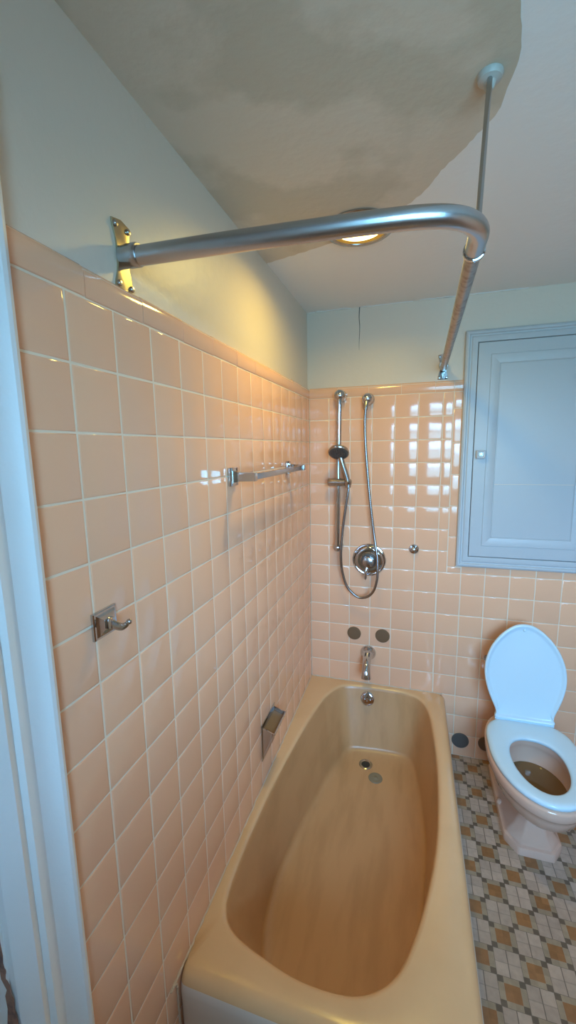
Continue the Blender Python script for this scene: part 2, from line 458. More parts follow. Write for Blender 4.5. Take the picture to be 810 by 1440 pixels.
# casing profile: (y distance from outer edge, height above wall)
cp = [(0.0, -0.012), (0.0, 0.004), (0.003, 0.011), (0.008, 0.0165), (0.014, 0.019), (0.020, 0.018), (0.026, 0.013), (0.044, 0.0035), (0.047, 0.003), (0.066, 0.0105), (0.0685, 0.0105), (0.074, 0.0035), (0.082, 0.0095), (0.088, 0.0115), (0.108, 0.0030), (0.113, -0.002), (0.115, -0.012)]
bm = BM()
def casing(path):
    """path: list of functions mapping (offset,height) to a point"""
    add_loft(bm, [[f(o, h) for o, h in cp] for f in path])
o0, o1 = -1.667, DOOR0 - 0.108
casing([lambda o, h: Vector((h, o0 - o, FLOOR)), lambda o, h: Vector((h, o0 - o, DOORTOP + 0.108 - o)),
        lambda o, h: Vector((h, o1 + o, DOORTOP + 0.108 - o)), lambda o, h: Vector((h, o1 + o, FLOOR))])
struct('trim_1', bm, M['trim'], angle=25)
bm = BM()
add_tube(bm, [(-0.001 + 0.0015 * math.sin(9 * i), -1.6655 + 0.0012 * math.sin(5.3 * i), FLOOR + i * 0.04) for i in range(48)], lambda t: 0.0028 + 0.001 * math.sin(97 * t), 8)
struct('trim_2', bm, M['caulk'])

# ------------------------------------------------------------------ bathtub
TZ = 0.36; TX = 0.715; TY = -1.42
top_pts = [(0.113, -0.19), (0.155, -0.095), (0.205, -0.050), (0.308, -0.034), (0.44, -0.032), (0.52, -0.040), (0.585, -0.075), (0.625, -0.165), (0.643, -0.35), (0.648, -0.60), (0.631, -0.858), (0.594, -1.05), (0.551, -1.188), (0.513, -1.262), (0.46, -1.308), (0.393, -1.33), (0.288, -1.332), (0.187, -1.314), (0.100, -1.288), (0.055, -1.25), (0.037, -1.19), (0.031, -1.055), (0.037, -0.818), (0.062, -0.527), (0.085, -0.341)]
bot_pts = [(0.200, -0.25), (0.212, -0.19), (0.25, -0.155), (0.343, -0.138), (0.47, -0.130), (0.535, -0.145), (0.568, -0.20), (0.59, -0.33), (0.602, -0.43), (0.614, -0.60), (0.602, -0.80), (0.588, -0.95), (0.556, -1.06), (0.51, -1.14), (0.45, -1.195), (0.38, -1.22), (0.29, -1.222), (0.20, -1.205), (0.135, -1.165), (0.098, -1.10), (0.080, -1.0), (0.078, -0.88), (0.102, -0.69), (0.145, -0.45), (0.175, -0.33)]
def resample(pts, angs, c=(0.34, -0.66), s=(0.30, 0.62)):
    d = smooth_path([(x, y, 0) for x, y in pts] + [(pts[0][0], pts[0][1], 0)], 10)
    A = [(math.atan2((p.y - c[1]) / s[1], (p.x - c[0]) / s[0]), p) for p in d]
    out = []
    for a in angs:
        best = None
        for (a0, p0), (a1, p1) in zip(A, A[1:]):
            e0 = (a0 - a + PI) % (2 * PI) - PI; e1 = (a1 - a + PI) % (2 * PI) - PI
            if e0 * e1 <= 0 and abs(e0 - e1) < 1.0:
                t = e0 / (e0 - e1) if e0 != e1 else 0
                best = p0.lerp(p1, t); break
        out.append(best if best is not None else d[0])
    return out
cT = (0.34, -0.66); sT = (0.30, 0.62)
def rect_ring(inset, z, angs, rc):
    x0, x1, y0, y1 = 0.0005 + 0, TX - inset, TY + inset, 0.0 - 0.0005
    out = []
    for a in angs:
        dx_, dy_ = math.cos(a) * sT[0], math.sin(a) * sT[1]
        ts = []
        if dx_ > 1e-9: ts.append((x1 - cT[0]) / dx_)
        if dx_ < -1e-9: ts.append((x0 - cT[0]) / dx_)
        if dy_ > 1e-9: ts.append((y1 - cT[1]) / dy_)
        if dy_ < -1e-9: ts.append((y0 - cT[1]) / dy_)
        t = min(ts); x, y = cT[0] + dx_ * t, cT[1] + dy_ * t
        # rounded free corner (front right) and slightly rounded front left
        for (cx, cy, r, qx) in ((x1, y0, rc, 1), (x0, y0, rc * 0.35, -1)):
            ox, oy = cx - qx * r, cy + r
            if (x - ox) * qx > 0 and y < oy:
                v = Vector((x - ox, y - oy)); v = v.normalized() * r
                x, y = ox + v.x, oy + v.y
        out.append(Vector((x, y, z)))
    return out
angs = [-PI + 2 * PI * i / 160 for i in range(160)]
for cx, cy in ((0.0005, -0.0005), (TX, -0.0005), (0.0005, TY), (TX, TY)):
    a = math.atan2((cy - cT[1]) / sT[1], (cx - cT[0]) / sT[0])
    angs += [a + d for d in (-0.02, -0.01, 0, 0.01, 0.02)]
angs = sorted(angs)
T = resample(top_pts, angs); Bt = resample(bot_pts, angs)
def offs(ring, d, z):
    n = len(ring); out = []
    for i in range(n):
        t = ring[(i + 3) % n] - ring[(i - 3) % n]
        nv = Vector((t.y, -t.x, 0)).normalized()
        out.append(Vector((ring[i].x + nv.x * d, ring[i].y + nv.y * d, z)))
    return out
def lerp_ring(t, z): return [Vector((a.x + (b.x - a.x) * t, a.y + (b.y - a.y) * t, z)) for a, b in zip(T, Bt)]
tub = thing('bathtub', (0.36, -0.71, FLOOR), 'tan enamelled built-in bathtub along the peach tiled wall', 'bathtub')
bm = BM()
rings = [rect_ring(0.004, FLOOR, angs, 0.06), rect_ring(0.002, TZ - 0.09, angs, 0.06), rect_ring(0.0, TZ - 0.042, angs, 0.06), rect_ring(0.0012, TZ - 0.032, angs, 0.06), rect_ring(0.005, TZ - 0.020, angs, 0.06), rect_ring(0.012, TZ - 0.0095, angs, 0.06), rect_ring(0.022, TZ - 0.003, angs, 0.06), rect_ring(0.036, TZ, angs, 0.06)]
rings += [offs(T, 0.016, TZ - 0.0005), offs(T, 0.007, TZ - 0.003), offs(T, 0.001, TZ - 0.009), offs(T, -0.003, TZ - 0.020)]
for t, z in ((0.10, 0.315), (0.28, 0.26), (0.50, 0.20), (0.72, 0.14), (0.87, 0.100), (0.95, 0.078), (1.0, 0.066)):
    rings.append(lerp_ring(t, z))
for k, z in ((0.965, 0.058), (0.92, 0.053), (0.80, 0.050), (0.5, 0.047), (0.2, 0.045)):
    rings.append([Vector((cT[0] + (b.x - cT[0]) * k, cT[1] + (b.y - cT[1]) * k, z)) for b in Bt])
add_loft(bm, rings, cap0=False, cap1=True)
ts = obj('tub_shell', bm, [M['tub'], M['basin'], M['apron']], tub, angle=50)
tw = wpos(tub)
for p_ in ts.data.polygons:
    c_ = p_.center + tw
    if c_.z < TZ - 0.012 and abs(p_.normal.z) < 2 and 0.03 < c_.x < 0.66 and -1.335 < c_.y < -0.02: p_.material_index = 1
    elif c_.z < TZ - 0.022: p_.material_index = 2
# overflow plate on the sloping end wall
on = Vector((0, -1, 0.33)).normalized(); oc = Vector((0.320, -0.0515, 0.299))
bm = BM(); add_lathe(bm, [(0.0365, -0.012), (0.0365, 0.001), (0.034, 0.004), (0.026, 0.0062), (0.012, 0.0068), (0.0, 0.0068)], oc, on)
ov = obj('overflow_plate', bm, M['chrome'], tub)
for s in (-1, 1):
    bm = BM(); add_lathe(bm, [(0.0045, 0.005), (0.0045, 0.008), (0.003, 0.009), (0.0, 0.009)], oc + Vector((0.015 * s, 0, -0.004)), on, 14)
    obj('screw', bm, M['steel'], ov)
bm = BM(); add_box(bm, oc.x - 0.0035, oc.x + 0.0035, oc.y - 0.02, oc.y - 0.004, oc.z - 0.006, oc.z + 0.012, 0.0015); obj('trip_lever', bm, M['chrome'], ov)
dr = Vector((0.333, -0.228, 0.0495))
bm = BM(); add_lathe(bm, [(0.034, 0.0), (0.034, 0.002), (0.030, 0.0045), (0.024, 0.003), (0.021, 0.0015), (0.021, -0.001), (0.034, -0.001)], dr, (0, 0, 1)); dring = obj('drain_ring', bm, M['steel'], tub)
bm = BM(); add_lathe(bm, [(0.0205, 0.0), (0.0205, 0.0022), (0.0, 0.0024)], dr, (0, 0, 1)); obj('drain_hole', bm, M['dark'], dring)
bm = BM(); add_lathe(bm, [(0.033, 0.0), (0.0335, 0.002), (0.032, 0.0042), (0.028, 0.005), (0.024, 0.0044), (0.008, 0.0044), (0.006, 0.0058), (0.0, 0.006)], (0.388, -0.303, 0.0475), (0, 0, 1))
tag(obj('drain_stopper', bm, M['disc']), 'flat dull grey stopper disc lying on the tub floor beside the open drain', 'stopper')
# caulk where the tub meets the walls
def caulk(name, pts, r):
    bm = BM(); rr = random.Random(len(name) + len(pts))
    q = smooth_path(pts, 30)
    q = [p + Vector((rr.gauss(0, .0007), rr.gauss(0, .0007), rr.gauss(0, .0010))) for p in q]
    rad = [r * (0.8 + 0.5 * rr.random()) for _ in q]
    add_tube(bm, q, rad, 8)
    return struct(name, bm, M['caulk'])
caulk('trim_3', [(0.001, -0.01, TZ + 0.0005), (0.001, -0.5, TZ + 0.0005), (0.001, -1.0, TZ + 0.0005), (0.0012, -1.41, TZ), (0.0012, -1.421, TZ - 0.02), (0.0012, -1.418, 0.20), (0.0012, -1.418, FLOOR + 0.003)], 0.0027)
caulk('trim_4', [(0.01, -0.001, TZ + 0.001), (0.3, -0.001, TZ + 0.001), (0.6, -0.001, TZ + 0.001), (0.70, -0.001, TZ)], 0.0034)

# ------------------------------------------------------------------ shower rail, hand shower, hose, outlet
RXT, RXB = 0.166, 0.156
rail = thing('shower_rail', (0.156, 0.0, 1.12), 'chrome vertical slide rail on the back tiles beside the corner', 'shower rail')
def rail_pt(z, y=-0.055): return Vector((RXB + (RXT - RXB) * (z - 1.13) / (1.885 - 1.13), y, z))
bm = BM(); add_tube(bm, [rail_pt(1.115), rail_pt(1.897)], 0.0130, 24); obj('rail_tube', bm, M['chrome'], rail)
for z, r in ((1.897, 0.029), (1.128, 0.0235)):
    c = rail_pt(z)
    bm = BM(); add_lathe(bm, [(r * 1.05, 0.0), (r * 1.05, 0.004), (r * 0.9, 0.02), (r * 0.92, 0.03)] + [(r * math.cos(a), 0.046 + r * math.sin(a)) for a in [i * PI / 16 for i in range(0, 9)]], (c.x, -0.0005, z), (0, -1, 0)); obj('rail_mount', bm, M['chrome'], rail)
c = rail_pt(1.470)
bm = BM()
add_tube(bm, [(0.106, -0.058, 1.470), (0.109, -0.058, 1.470), (0.116, -0.058, 1.470), (0.150, -0.058, 1.470), (0.190, -0.060, 1.470), (0.208, -0.062, 1.470), (0.2125, -0.062, 1.470)], [0.011, 0.018, 0.0215, 0.0215, 0.0195, 0.0185, 0.015], 24)
sl = obj('slider', bm, M['steel'], rail)
bm = BM(); add_lathe(bm, [(0.0165, -0.014), (0.018, -0.01), (0.018, 0.008), (0.0165, 0.013), (0.0, 0.013)], (0.213, -0.074, 1.470), (0.1, -0.35, 0.93)); obj('holder_cup', bm, M['steel'], sl)

hs = thing('hand_shower', (0.213, -0.080, 1.45), 'chrome hand shower with round dark face clipped to the rail slider', 'hand shower')
hd = Vector((0.02, -0.62, -0.78)).normalized(); hc = Vector((0.173, -0.115, 1.622))
bm = BM(); add_lathe(bm, [(0.0, -0.030), (0.016, -0.029), (0.030, -0.022), (0.046, -0.010), (0.051, 0.0), (0.0515, 0.006), (0.049, 0.0095), (0.045, 0.0105)], hc, hd, 48); obj('shower_head', bm, M['steel'], hs)
bm = BM(); add_lathe(bm, [(0.046, 0.004), (0.046, 0.0108), (0.040, 0.0125), (0.020, 0.0135), (0.018, 0.0125), (0.0, 0.0128)], hc, hd, 48); sf = obj('spray_face', bm, M['dgrey'], hs)
bm = BM()
uu = hd.cross(Vector((1, 0, 0))).normalized(); ww = hd.cross(uu)
for rr, nn in ((0.034, 18), (0.026, 12), (0.010, 6)):
    for k in range(nn):
        a = 2 * PI * k / nn
        add_lathe(bm, [(0.0018, 0.011), (0.0016, 0.0148), (0.0, 0.0152)], hc + (uu * math.cos(a) + ww * math.sin(a)) * rr, hd, 6)
obj('spray_nozzles', bm, M['dark'], sf, kind='stuff')
bm = BM(); add_tube(bm, [hc - hd * 0.016, hc + Vector((0.002, 0.026, -0.012)), (0.186, -0.086, 1.565), (0.203, -0.080, 1.510), (0.2130, -0.0765, 1.470), (0.2150, -0.076, 1.445)], lambda t: 0.0150 - 0.002 * t, 20, 6); obj('handle', bm, M['steel'], hs)

out = thing('hose_outlet', (0.300, 0.0, 1.85), 'small chrome ball elbow that feeds the hose, high on the back tiles', 'wall elbow')
bm = BM(); add_lathe(bm, [(0.030, 0.0), (0.031, 0.004), (0.027, 0.010), (0.022, 0.016), (0.023, 0.022)] + [(0.0275 * math.cos(a), 0.036 + 0.0275 * math.sin(a)) for a in [-0.5 + i * 0.23 for i in range(10)]], (0.300, -0.0005, 1.876), (0, -1, 0)); obj('elbow', bm, M['chrome'], out)
bm = BM(); add_tube(bm, [(0.2985, -0.048, 1.868), (0.2965, -0.055, 1.850), (0.2945, -0.058, 1.830), (0.2938, -0.0585, 1.822)], [0.012, 0.0125, 0.011, 0.011], 20); obj('outlet_nut', bm, M['steel'], out)

bm = BM()
hose = [(0.2940, -0.0590, 1.826), (0.2915, -0.061, 1.742), (0.300, -0.062, 1.605), (0.320, -0.064, 1.394), (0.343, -0.068, 1.214), (0.361, -0.080, 1.105), (0.3655, -0.086, 1.03), (0.362, -0.086, 0.975), (0.346, -0.075, 0.918), (0.315, -0.060, 0.879), (0.272, -0.054, 0.868), (0.235, -0.055, 0.890), (0.205, -0.058, 0.930), (0.183, -0.062, 1.005), (0.177, -0.070, 1.080), (0.179, -0.072, 1.145), (0.188, -0.072, 1.245), (0.204, -0.074, 1.36), (0.2135, -0.076, 1.42), (0.2150, -0.0768, 1.4435)]
hp = smooth_path(hose, 60)
add_tube(bm, hp, [0.0068 + 0.00015 * math.sin(i * 2.1) for i in range(len(hp))], 14)
tag(obj('shower_hose', bm, M['hose'], angle=80), 'long grey metal hose looping down the back tiles from elbow to hand shower', 'hose')

# ------------------------------------------------------------------ mixer valve
vc = Vector((0.314, 0, 1.060))
val = thing('shower_valve', (0.314, 0.0, 0.975), 'big round chrome mixer valve with lever, behind the hanging hose', 'shower valve')
bm = BM(); add_lathe(bm, [(0.0855, 0.0), (0.0865, 0.004), (0.083, 0.009), (0.078, 0.0105), (0.075, 0.009), (0.072, 0.0085), (0.069, 0.0125), (0.060, 0.0155), (0.050, 0.0135), (0.043, 0.0135), (0.040, 0.016), (0.0, 0.016)], vc + Vector((0, -0.0005, 0)), (0, -1, 0), 64); obj('escutcheon', bm, M['chrome'], val)
bm = BM(); add_lathe(bm, [(0.040, 0.014), (0.039, 0.024), (0.036, 0.0275), (0.0, 0.0275)], vc, (0, -1, 0), 48); obj('dark_collar', bm, M['dgrey'], val)
bm = BM(); add_lathe(bm, [(0.0285, 0.026), (0.030, 0.034), (0.0295, 0.056), (0.026, 0.063), (0.018, 0.066), (0.0, 0.0665)], vc, (0, -1, 0), 48); obj('handle_hub', bm, M['steel'], val)
bm = BM(); add_tube(bm, [vc + Vector((-0.004, -0.052, -0.020)), vc + Vector((-0.007, -0.058, -0.035)), vc + Vector((-0.010, -0.062, -0.055)), vc + Vector((-0.011, -0.064, -0.078)), vc + Vector((-0.011, -0.064, -0.088))], [0.0085, 0.0075, 0.0065, 0.0085, 0.005], 16); obj('lever', bm, M['chrome'], val)

bm = BM(); add_lathe(bm, [(0.0245, 0.0), (0.025, 0.004), (0.022, 0.009), (0.013, 0.012), (0.0115, 0.017), (0.012, 0.023), (0.008, 0.0265), (0.0, 0.027)], (0.537, -0.0005, 1.130), (0, -1, 0))
tag(obj('wall_plug', bm, M['chrome']), 'small domed chrome button on the back tiles right of the mixer valve', 'plug')

def round_cover(x, z, r, m, label, name, cat, group=None):
    bm = BM(); add_lathe(bm, [(r, 0.0), (r, 0.0025), (r * 0.95, 0.0045), (r * 0.6, 0.0055), (0, 0.006)], (x, -0.0005, z), (0, -1, 0), 40)
    return tag(obj(name, bm, m), label, cat, group)
round_cover(0.239, 0.643, 0.0365, M['brown'], 'left one of two round brown hole covers above the tub spout', 'hole_cover', 'hole cover', 'brown hole covers above the spout')
round_cover(0.390, 0.645, 0.0375, M['brown'], 'right one of two round brown hole covers above the tub spout', 'hole_cover', 'hole cover', 'brown hole covers above the spout')
round_cover(0.798, 0.112, 0.042, M['greycap'], 'round grey hole cover low on the wall next to the bathtub', 'hole_cover', 'hole cover', 'hole covers near the floor')
round_cover(0.924, 0.117, 0.040, M['brown'], 'round dark brown hole cover low on the wall behind the toilet', 'hole_cover', 'hole cover', 'hole covers near the floor')

# ------------------------------------------------------------------ tub spout
sp = thing('tub_spout', (0.316, 0.0, 0.47), 'chrome bath spout with flared base on tiles over the tub', 'spout')
bm = BM(); add_lathe(bm, [(0.040, 0.0), (0.041, 0.004), (0.0395, 0.010), (0.034, 0.018), (0.028, 0.028), (0.024, 0.036)], (0.316, -0.0005, 0.541), (0, -1, 0), 48); obj('base_flange', bm, M['chrome'], sp)
bm = BM(); add_tube(bm, [(0.316, -0.030, 0.541), (0.316, -0.060, 0.537), (0.317, -0.095, 0.526), (0.318, -0.118, 0.506), (0.319, -0.128, 0.480), (0.319, -0.130, 0.464)], [0.0265, 0.0225, 0.021, 0.0215, 0.0235, 0.0255], 28, 0); obj('spout_body', bm, M['chrome'], sp)

# ------------------------------------------------------------------ towel bar
tb = thing('towel_bar', (0.0, -0.70, 1.53), 'chrome flat towel bar with two square posts on the left tiles', 'towel bar')
for y in (-0.985, -0.415):
    bm = BM(); add_box(bm, 0.0005, 0.010, y - 0.028, y + 0.028, 1.534, 1.590, 0.003); pl = obj('post_plate', bm, M['chrome'], tb)
    bm = BM()
    def sect(x, hw, hh, yy): return [Vector((x, yy - hw, 1.562 - hh)), Vector((x, yy + hw, 1.562 - hh)), Vector((x, yy + hw, 1.562 + hh)), Vector((x, yy - hw, 1.562 + hh))]
    add_loft(bm, [sect(0.009, 0.017, 0.019, y), sect(0.016, 0.014, 0.016, y), sect(0.030, 0.011, 0.0135, y), sect(0.078, 0.010, 0.0125, y), sect(0.080, 0.008, 0.0105, y)]); obj('post', bm, M['chrome'], tb, angle=20)
bm = BM(); add_box(bm, 0.062, 0.074, -0.992, -0.408, 1.552, 1.571, 0.002); obj('bar', bm, M['satin'], tb)

# ------------------------------------------------------------------ robe hook
hk = thing('robe_hook', (0.0, -1.553, 1.315), 'single chrome robe hook on a square plate near the door trim', 'hook')
bm = BM()
for (x, h) in ((0.0, 0.0285), ): 
    def sq(x, h, r=0.004): return [Vector((x, -1.553 + a, 1.3425 + b)) for a, b in ((-h, -h * .86), (h, -h * .86), (h, h * .86), (-h, h * .86))]
    add_loft(bm, [sq(0.0005, 0.0285), sq(0.005, 0.0285), sq(0.0065, 0.0265), sq(0.0065, 0.0235), sq(0.010, 0.019), sq(0.013, 0.010)])
obj('hook_plate', bm, M['chrome'], hk, angle=15)
bm = BM(); add_box(bm, 0.011, 0.022, -1.560, -1.546, 1.333, 1.353, 0.003); obj('hook_stem', bm, M['chrome'], hk)
bm = BM()
arm = smooth_path([(0.016, -1.553, 1.343), (0.026, -1.551, 1.338), (0.036, -1.549, 1.336), (0.045, -1.547, 1.340), (0.050, -1.546, 1.346)], 6)
rings = []
for i, p in enumerate(arm):
    t = i / (len(arm) - 1); h = 0.0095 - 0.0050 * t; w = 0.0050 - 0.001 * t
    rings.append([p + Vector((0, w * math.cos(a), h * math.sin(a))) for a in [2 * PI * k / 16 for k in range(16)]])
add_loft(bm, rings); add_lathe(bm, ball_profile(0.0050), arm[-1], (1, 0, 0), 16)
obj('hook_arm', bm, M['steel'], hk)

# ------------------------------------------------------------------ soap dish (wedge shaped)
sd = thing('soap_dish', (0.0, -0.735, 0.467), 'chrome wedge shaped soap dish on the left tiles above the tub edge', 'soap dish')
y0, y1 = -0.806, -0.664
bm = BM()
add_box(bm, 0.0004, 0.004, y0 - 0.006, y1 + 0.006, 0.462, 0.612, 0.0015)
obj('back_plate', bm, M['chrome'], sd)
bm = BM()
outer = [(0.003, 0.600), (0.052, 0.582), (0.050, 0.566), (0.044, 0.552), (0.003, 0.467)]
inner = [(0.006, 0.594), (0.047, 0.579), (0.045, 0.566), (0.040, 0.556), (0.010, 0.545)]
# end cheeks, sloping underside and front lip, open at the top
for yy, d in ((y0, 0.004), (y1 - 0.004, 0.004)):
    add_prism(bm, outer, lambda a, b, e: Vector((a, e, b)), yy, yy + d)
add_prism(bm, [(0.003, 0.467), (0.044, 0.552), (0.050, 0.566), (0.052, 0.582), (0.048, 0.582), (0.046, 0.567), (0.040, 0.555), (0.003, 0.478)], lambda a, b, e: Vector((a, e, b)), y0 + 0.004, y1 - 0.004)
obj('dish_shell', bm, M['chrome'], sd, angle=25)
bm = BM(); add_prism(bm, [(0.0035, 0.585), (0.042, 0.570), (0.040, 0.558), (0.0035, 0.500)], lambda a, b, e: Vector((a, e, b)), y0 + 0.0045, y1 - 0.0045); obj('dish_bottom', bm, M['soapin'], sd)
bm = BM(); add_tube(bm, [(0.052, y0, 0.583), (0.052, y1, 0.583)], 0.003, 12); obj('front_lip', bm, M['chrome'], sd)

# ------------------------------------------------------------------ shower curtain rod
cr = thing('shower_curtain_rod', (0.0, -1.41, 2.0), 'bent grey metal shower curtain rod running over the tub from wall to wall', 'curtain rod')
ARM = [(0.004, -1.412, 2.000), (0.18, -1.404, 2.000), (0.34, -1.394, 2.000), (0.46, -1.385, 2.000), (0.53, -1.375, 2.000), (0.575, -1.358, 2.000), (0.603, -1.332, 2.000), (0.6175, -1.298, 2.000), (0.6195, -1.26, 2.000), (0.6195, -1.222, 2.000)]
bm = BM(); add_tube(bm, ARM, 0.0170, 28, 8); obj('bent_rod', bm, M['satin'], cr)
bm = BM(); add_tube(bm, [(0.6195, -1.235, 2.0), (0.632, -0.62, 2.0), (0.6435, -0.006, 2.0)], 0.0145, 24, 4); obj('straight_rod', bm, M['dullrod'], cr, label='dull rusty looking rod')
bm = BM(); a = Vector((0.6195, -1.226, 2.0)); add_lathe(bm, [(0.0165, -0.006), (0.0195, -0.005), (0.0200, -0.001), (0.0185, 0.002), (0.0195, 0.005), (0.0165, 0.0065)], a, (0.013, 0.6, 0)); obj('sleeve_collar', bm, M['chrome'], cr)
def flange(c, along, nrm, s=1.0, m='brass', collar=True):
    """hourglass plate with four screws and a socket; along = horizontal axis on the wall"""
    al = Vector(along); n = Vector(nrm); c = Vector(c)
    half = [(0.027, 0.064), (0.0255, 0.050), (0.019, 0.033), (0.0165, 0.018), (0.0165, 0.0)]
    poly = [(x, z) for x, z in half] + [(x, -z) for x, z in half[-2::-1]]
    poly = poly + [(-x, z) for x, z in poly[::-1]]
    poly.insert(0, (0.0, 0.070)) ; k = len(poly) // 2; poly.insert(k + 0, (0.0, -0.067))
    to3 = lambda a_, b_, d: c + al * (a_ * s) + Vector((0, 0, 1)) * (b_ * s) + n * d
    bm = BM(); add_prism(bm, poly, to3, 0.0, 0.004, 0.0015); fl = obj('wall_flange', bm, M[m], cr)
    bm = BM()
    add_lathe(bm, [(0.021 * s, 0.003), (0.021 * s, 0.012), (0.0205, 0.018), (0.0205, 0.036), (0.0185, 0.040), (0.0165, 0.040)], c, n, 32); obj('socket', bm, M['satin'], fl)
    for a_, b_ in ((0.019, 0.055), (-0.019, 0.055), (0.019, -0.055), (-0.019, -0.055)):
        bm = BM(); add_lathe(bm, [(0.0055, 0.003), (0.0055, 0.0055), (0.004, 0.0078), (0.0, 0.0082)], to3(a_, b_, 0), n, 14); obj('screw', bm, M['steel'], fl)
flange((-0.0118, -1.411, 2.002), (0, 1, 0), (1, 0, 0), 0.92)
flange((0.6435, 0.0118, 2.008), (1, 0, 0), (0, -1, 0), 0.86, 'chrome')
bm = BM(); add_tube(bm, [(0.6145, -1.310, 2.012), (0.636, -1.190, CEIL - 0.012)], 0.0048, 14); obj('ceiling_support', bm, M['steel'], cr)
bm = BM(); add_lathe(bm, [(0.0225, 0.0), (0.023, -0.004), (0.020, -0.010), (0.011, -0.014), (0.009, -0.022), (0.006, -0.026), (0.0, -0.026)], (0.637, -1.182, CEIL - 0.0012), (0, 0, 1), 32); can = obj('ceiling_plate', bm, M['plate'], cr)

# ------------------------------------------------------------------ recessed ceiling light
lg = thing('ceiling_light', (LX, LY, CEIL - 0.02), 'round recessed ceiling light glowing warm yellow above the tub', 'ceiling light')
bm = BM(); add_lathe(bm, [(0.108, -0.0018), (0.1085, -0.006), (0.104, -0.010), (0.094, -0.0125), (0.088, -0.011), (0.0855, -0.0065), (0.0855, -0.0018)], (LX, LY, CEIL), (0, 0, 1), 56); obj('trim_ring', bm, M['steel'], lg)
bm = BM(); add_lathe(bm, [(0.086, -0.002), (0.086, -0.009), (0.072, -0.0065), (0.070, -0.002)], (LX, LY, CEIL), (0, 0, 1), 56); obj('amber_ring', bm, M['lampring'], lg)
bm = BM(); add_lathe(bm, [(0.072, -0.0022), (0.072, -0.0068), (0.05, -0.0085), (0.0, -0.0095)], (LX, LY, CEIL), (0, 0, 1), 56); obj('lamp_face', bm, M['lens'], lg)

ll = bpy.data.lights.new('downlight_beam', 'AREA'); ll.shape = 'DISK'; ll.size = 0.13; ll.spread = math.radians(160); ll.energy = 4.4; ll.color = (1.0, 0.72, 0.13)
lo = bpy.data.objects.new('downlight_beam', ll); COL.objects.link(lo); lo.location = (LX, LY, CEIL - 0.0105)

# ------------------------------------------------------------------ built-in cabinet
CX0, CX1, CZ0, CZ1 = 0.735, 1.362, 1.056, 2.154
cb = thing('wall_cabinet', ((CX0 + CX1) / 2, 0.0, CZ0), 'pale blue painted cabinet with one panelled door built into the wall over the toilet', 'cabinet')
prof = [(0.0, 0.012), (0.0, -0.012), (0.003, -0.017), (0.010, -0.020), (0.016, -0.019), (0.020, -0.014), (0.026, -0.013), (0.030, -0.016), (0.037, -0.0165), (0.052, -0.0145), (0.053, -0.012), (0.053, 0.010)]
bm = BM()
add_loft(bm, [[Vector((CX0 + o, d, CZ0 + o)) for o, d in prof], [Vector((CX1 - o, d, CZ0 + o)) for o, d in prof], [Vector((CX1 - o, d, CZ1 - o)) for o, d in prof], [Vector((CX0 + o, d, CZ1 - o)) for o, d in prof]], loop=True)
obj('casing', bm, M['cabinet'], cb, angle=25)
DX0, DX1, DZ0, DZ1 = CX0 + 0.0555, CX1 - 0.0555, CZ0 + 0.0555, CZ1 - 0.0555
bm = BM()
def fr(o, d): return [Vector((DX0 + o, d, DZ0 + o)), Vector((DX1 - o, d, DZ0 + o)), Vector((DX1 - o, d, DZ1 - o)), Vector((DX0 + o, d, DZ1 - o))]
add_loft(bm, [fr(0, 0.011), fr(0, -0.0115), fr(0.002, -0.0135), fr(0.0525, -0.0135), fr(0.0535, -0.0120), fr(0.0545, -0.0120), fr(0.0555, -0.0145), fr(0.062, -0.0145), fr(0.092, -0.0088), fr(0.0935, -0.0062), fr(0.0955, -0.0062), fr(0.097, -0.0075)])
dl = obj('cabinet_door', bm, M['cabinet'], cb, angle=12)
bm = BM(); add_box(bm, DX0 + 0.097, DX1 - 0.097, -0.0082, -0.0072, 1.4595, 1.4612); obj('panel_seam', bm, M['grout'], dl)
bm = BM(); add_box(bm, CX0 + 0.054, CX1 - 0.054, 0.0105, 0.0118, CZ0 + 0.054, CZ1 - 0.054); obj('cabinet_back', bm, M['crack'], cb)
kx, kz = 0.820, 1.601
bm = BM()
def ks(h, d): return [Vector((kx + a, d, kz + b)) for a, b in ((-h, -h * .8), (-h * .8, -h), (h * .8, -h), (h, -h * .8), (h, h * .8), (h * .8, h), (-h * .8, h), (-h, h * .8))]
add_loft(bm, [ks(0.010, -0.0125), ks(0.009, -0.024), ks(0.0185, -0.027), ks(0.0195, -0.035), ks(0.017, -0.0385), ks(0.0145, -0.0375), ks(0.0115, -0.0355), ks(0.007, -0.0375)])
kn = obj('door_knob', bm, M['acrylic'], dl, angle=20, label='square clear knob')
bm = BM()
for a in (0, PI / 4, PI / 2, 3 * PI / 4):
    add_tube(bm, [(kx - 0.010 * math.cos(a), -0.0372, kz - 0.010 * math.sin(a)), (kx + 0.010 * math.cos(a), -0.0372, kz + 0.010 * math.sin(a))], 0.0011, 6)
obj('knob_star', bm, M['steel'], kn)

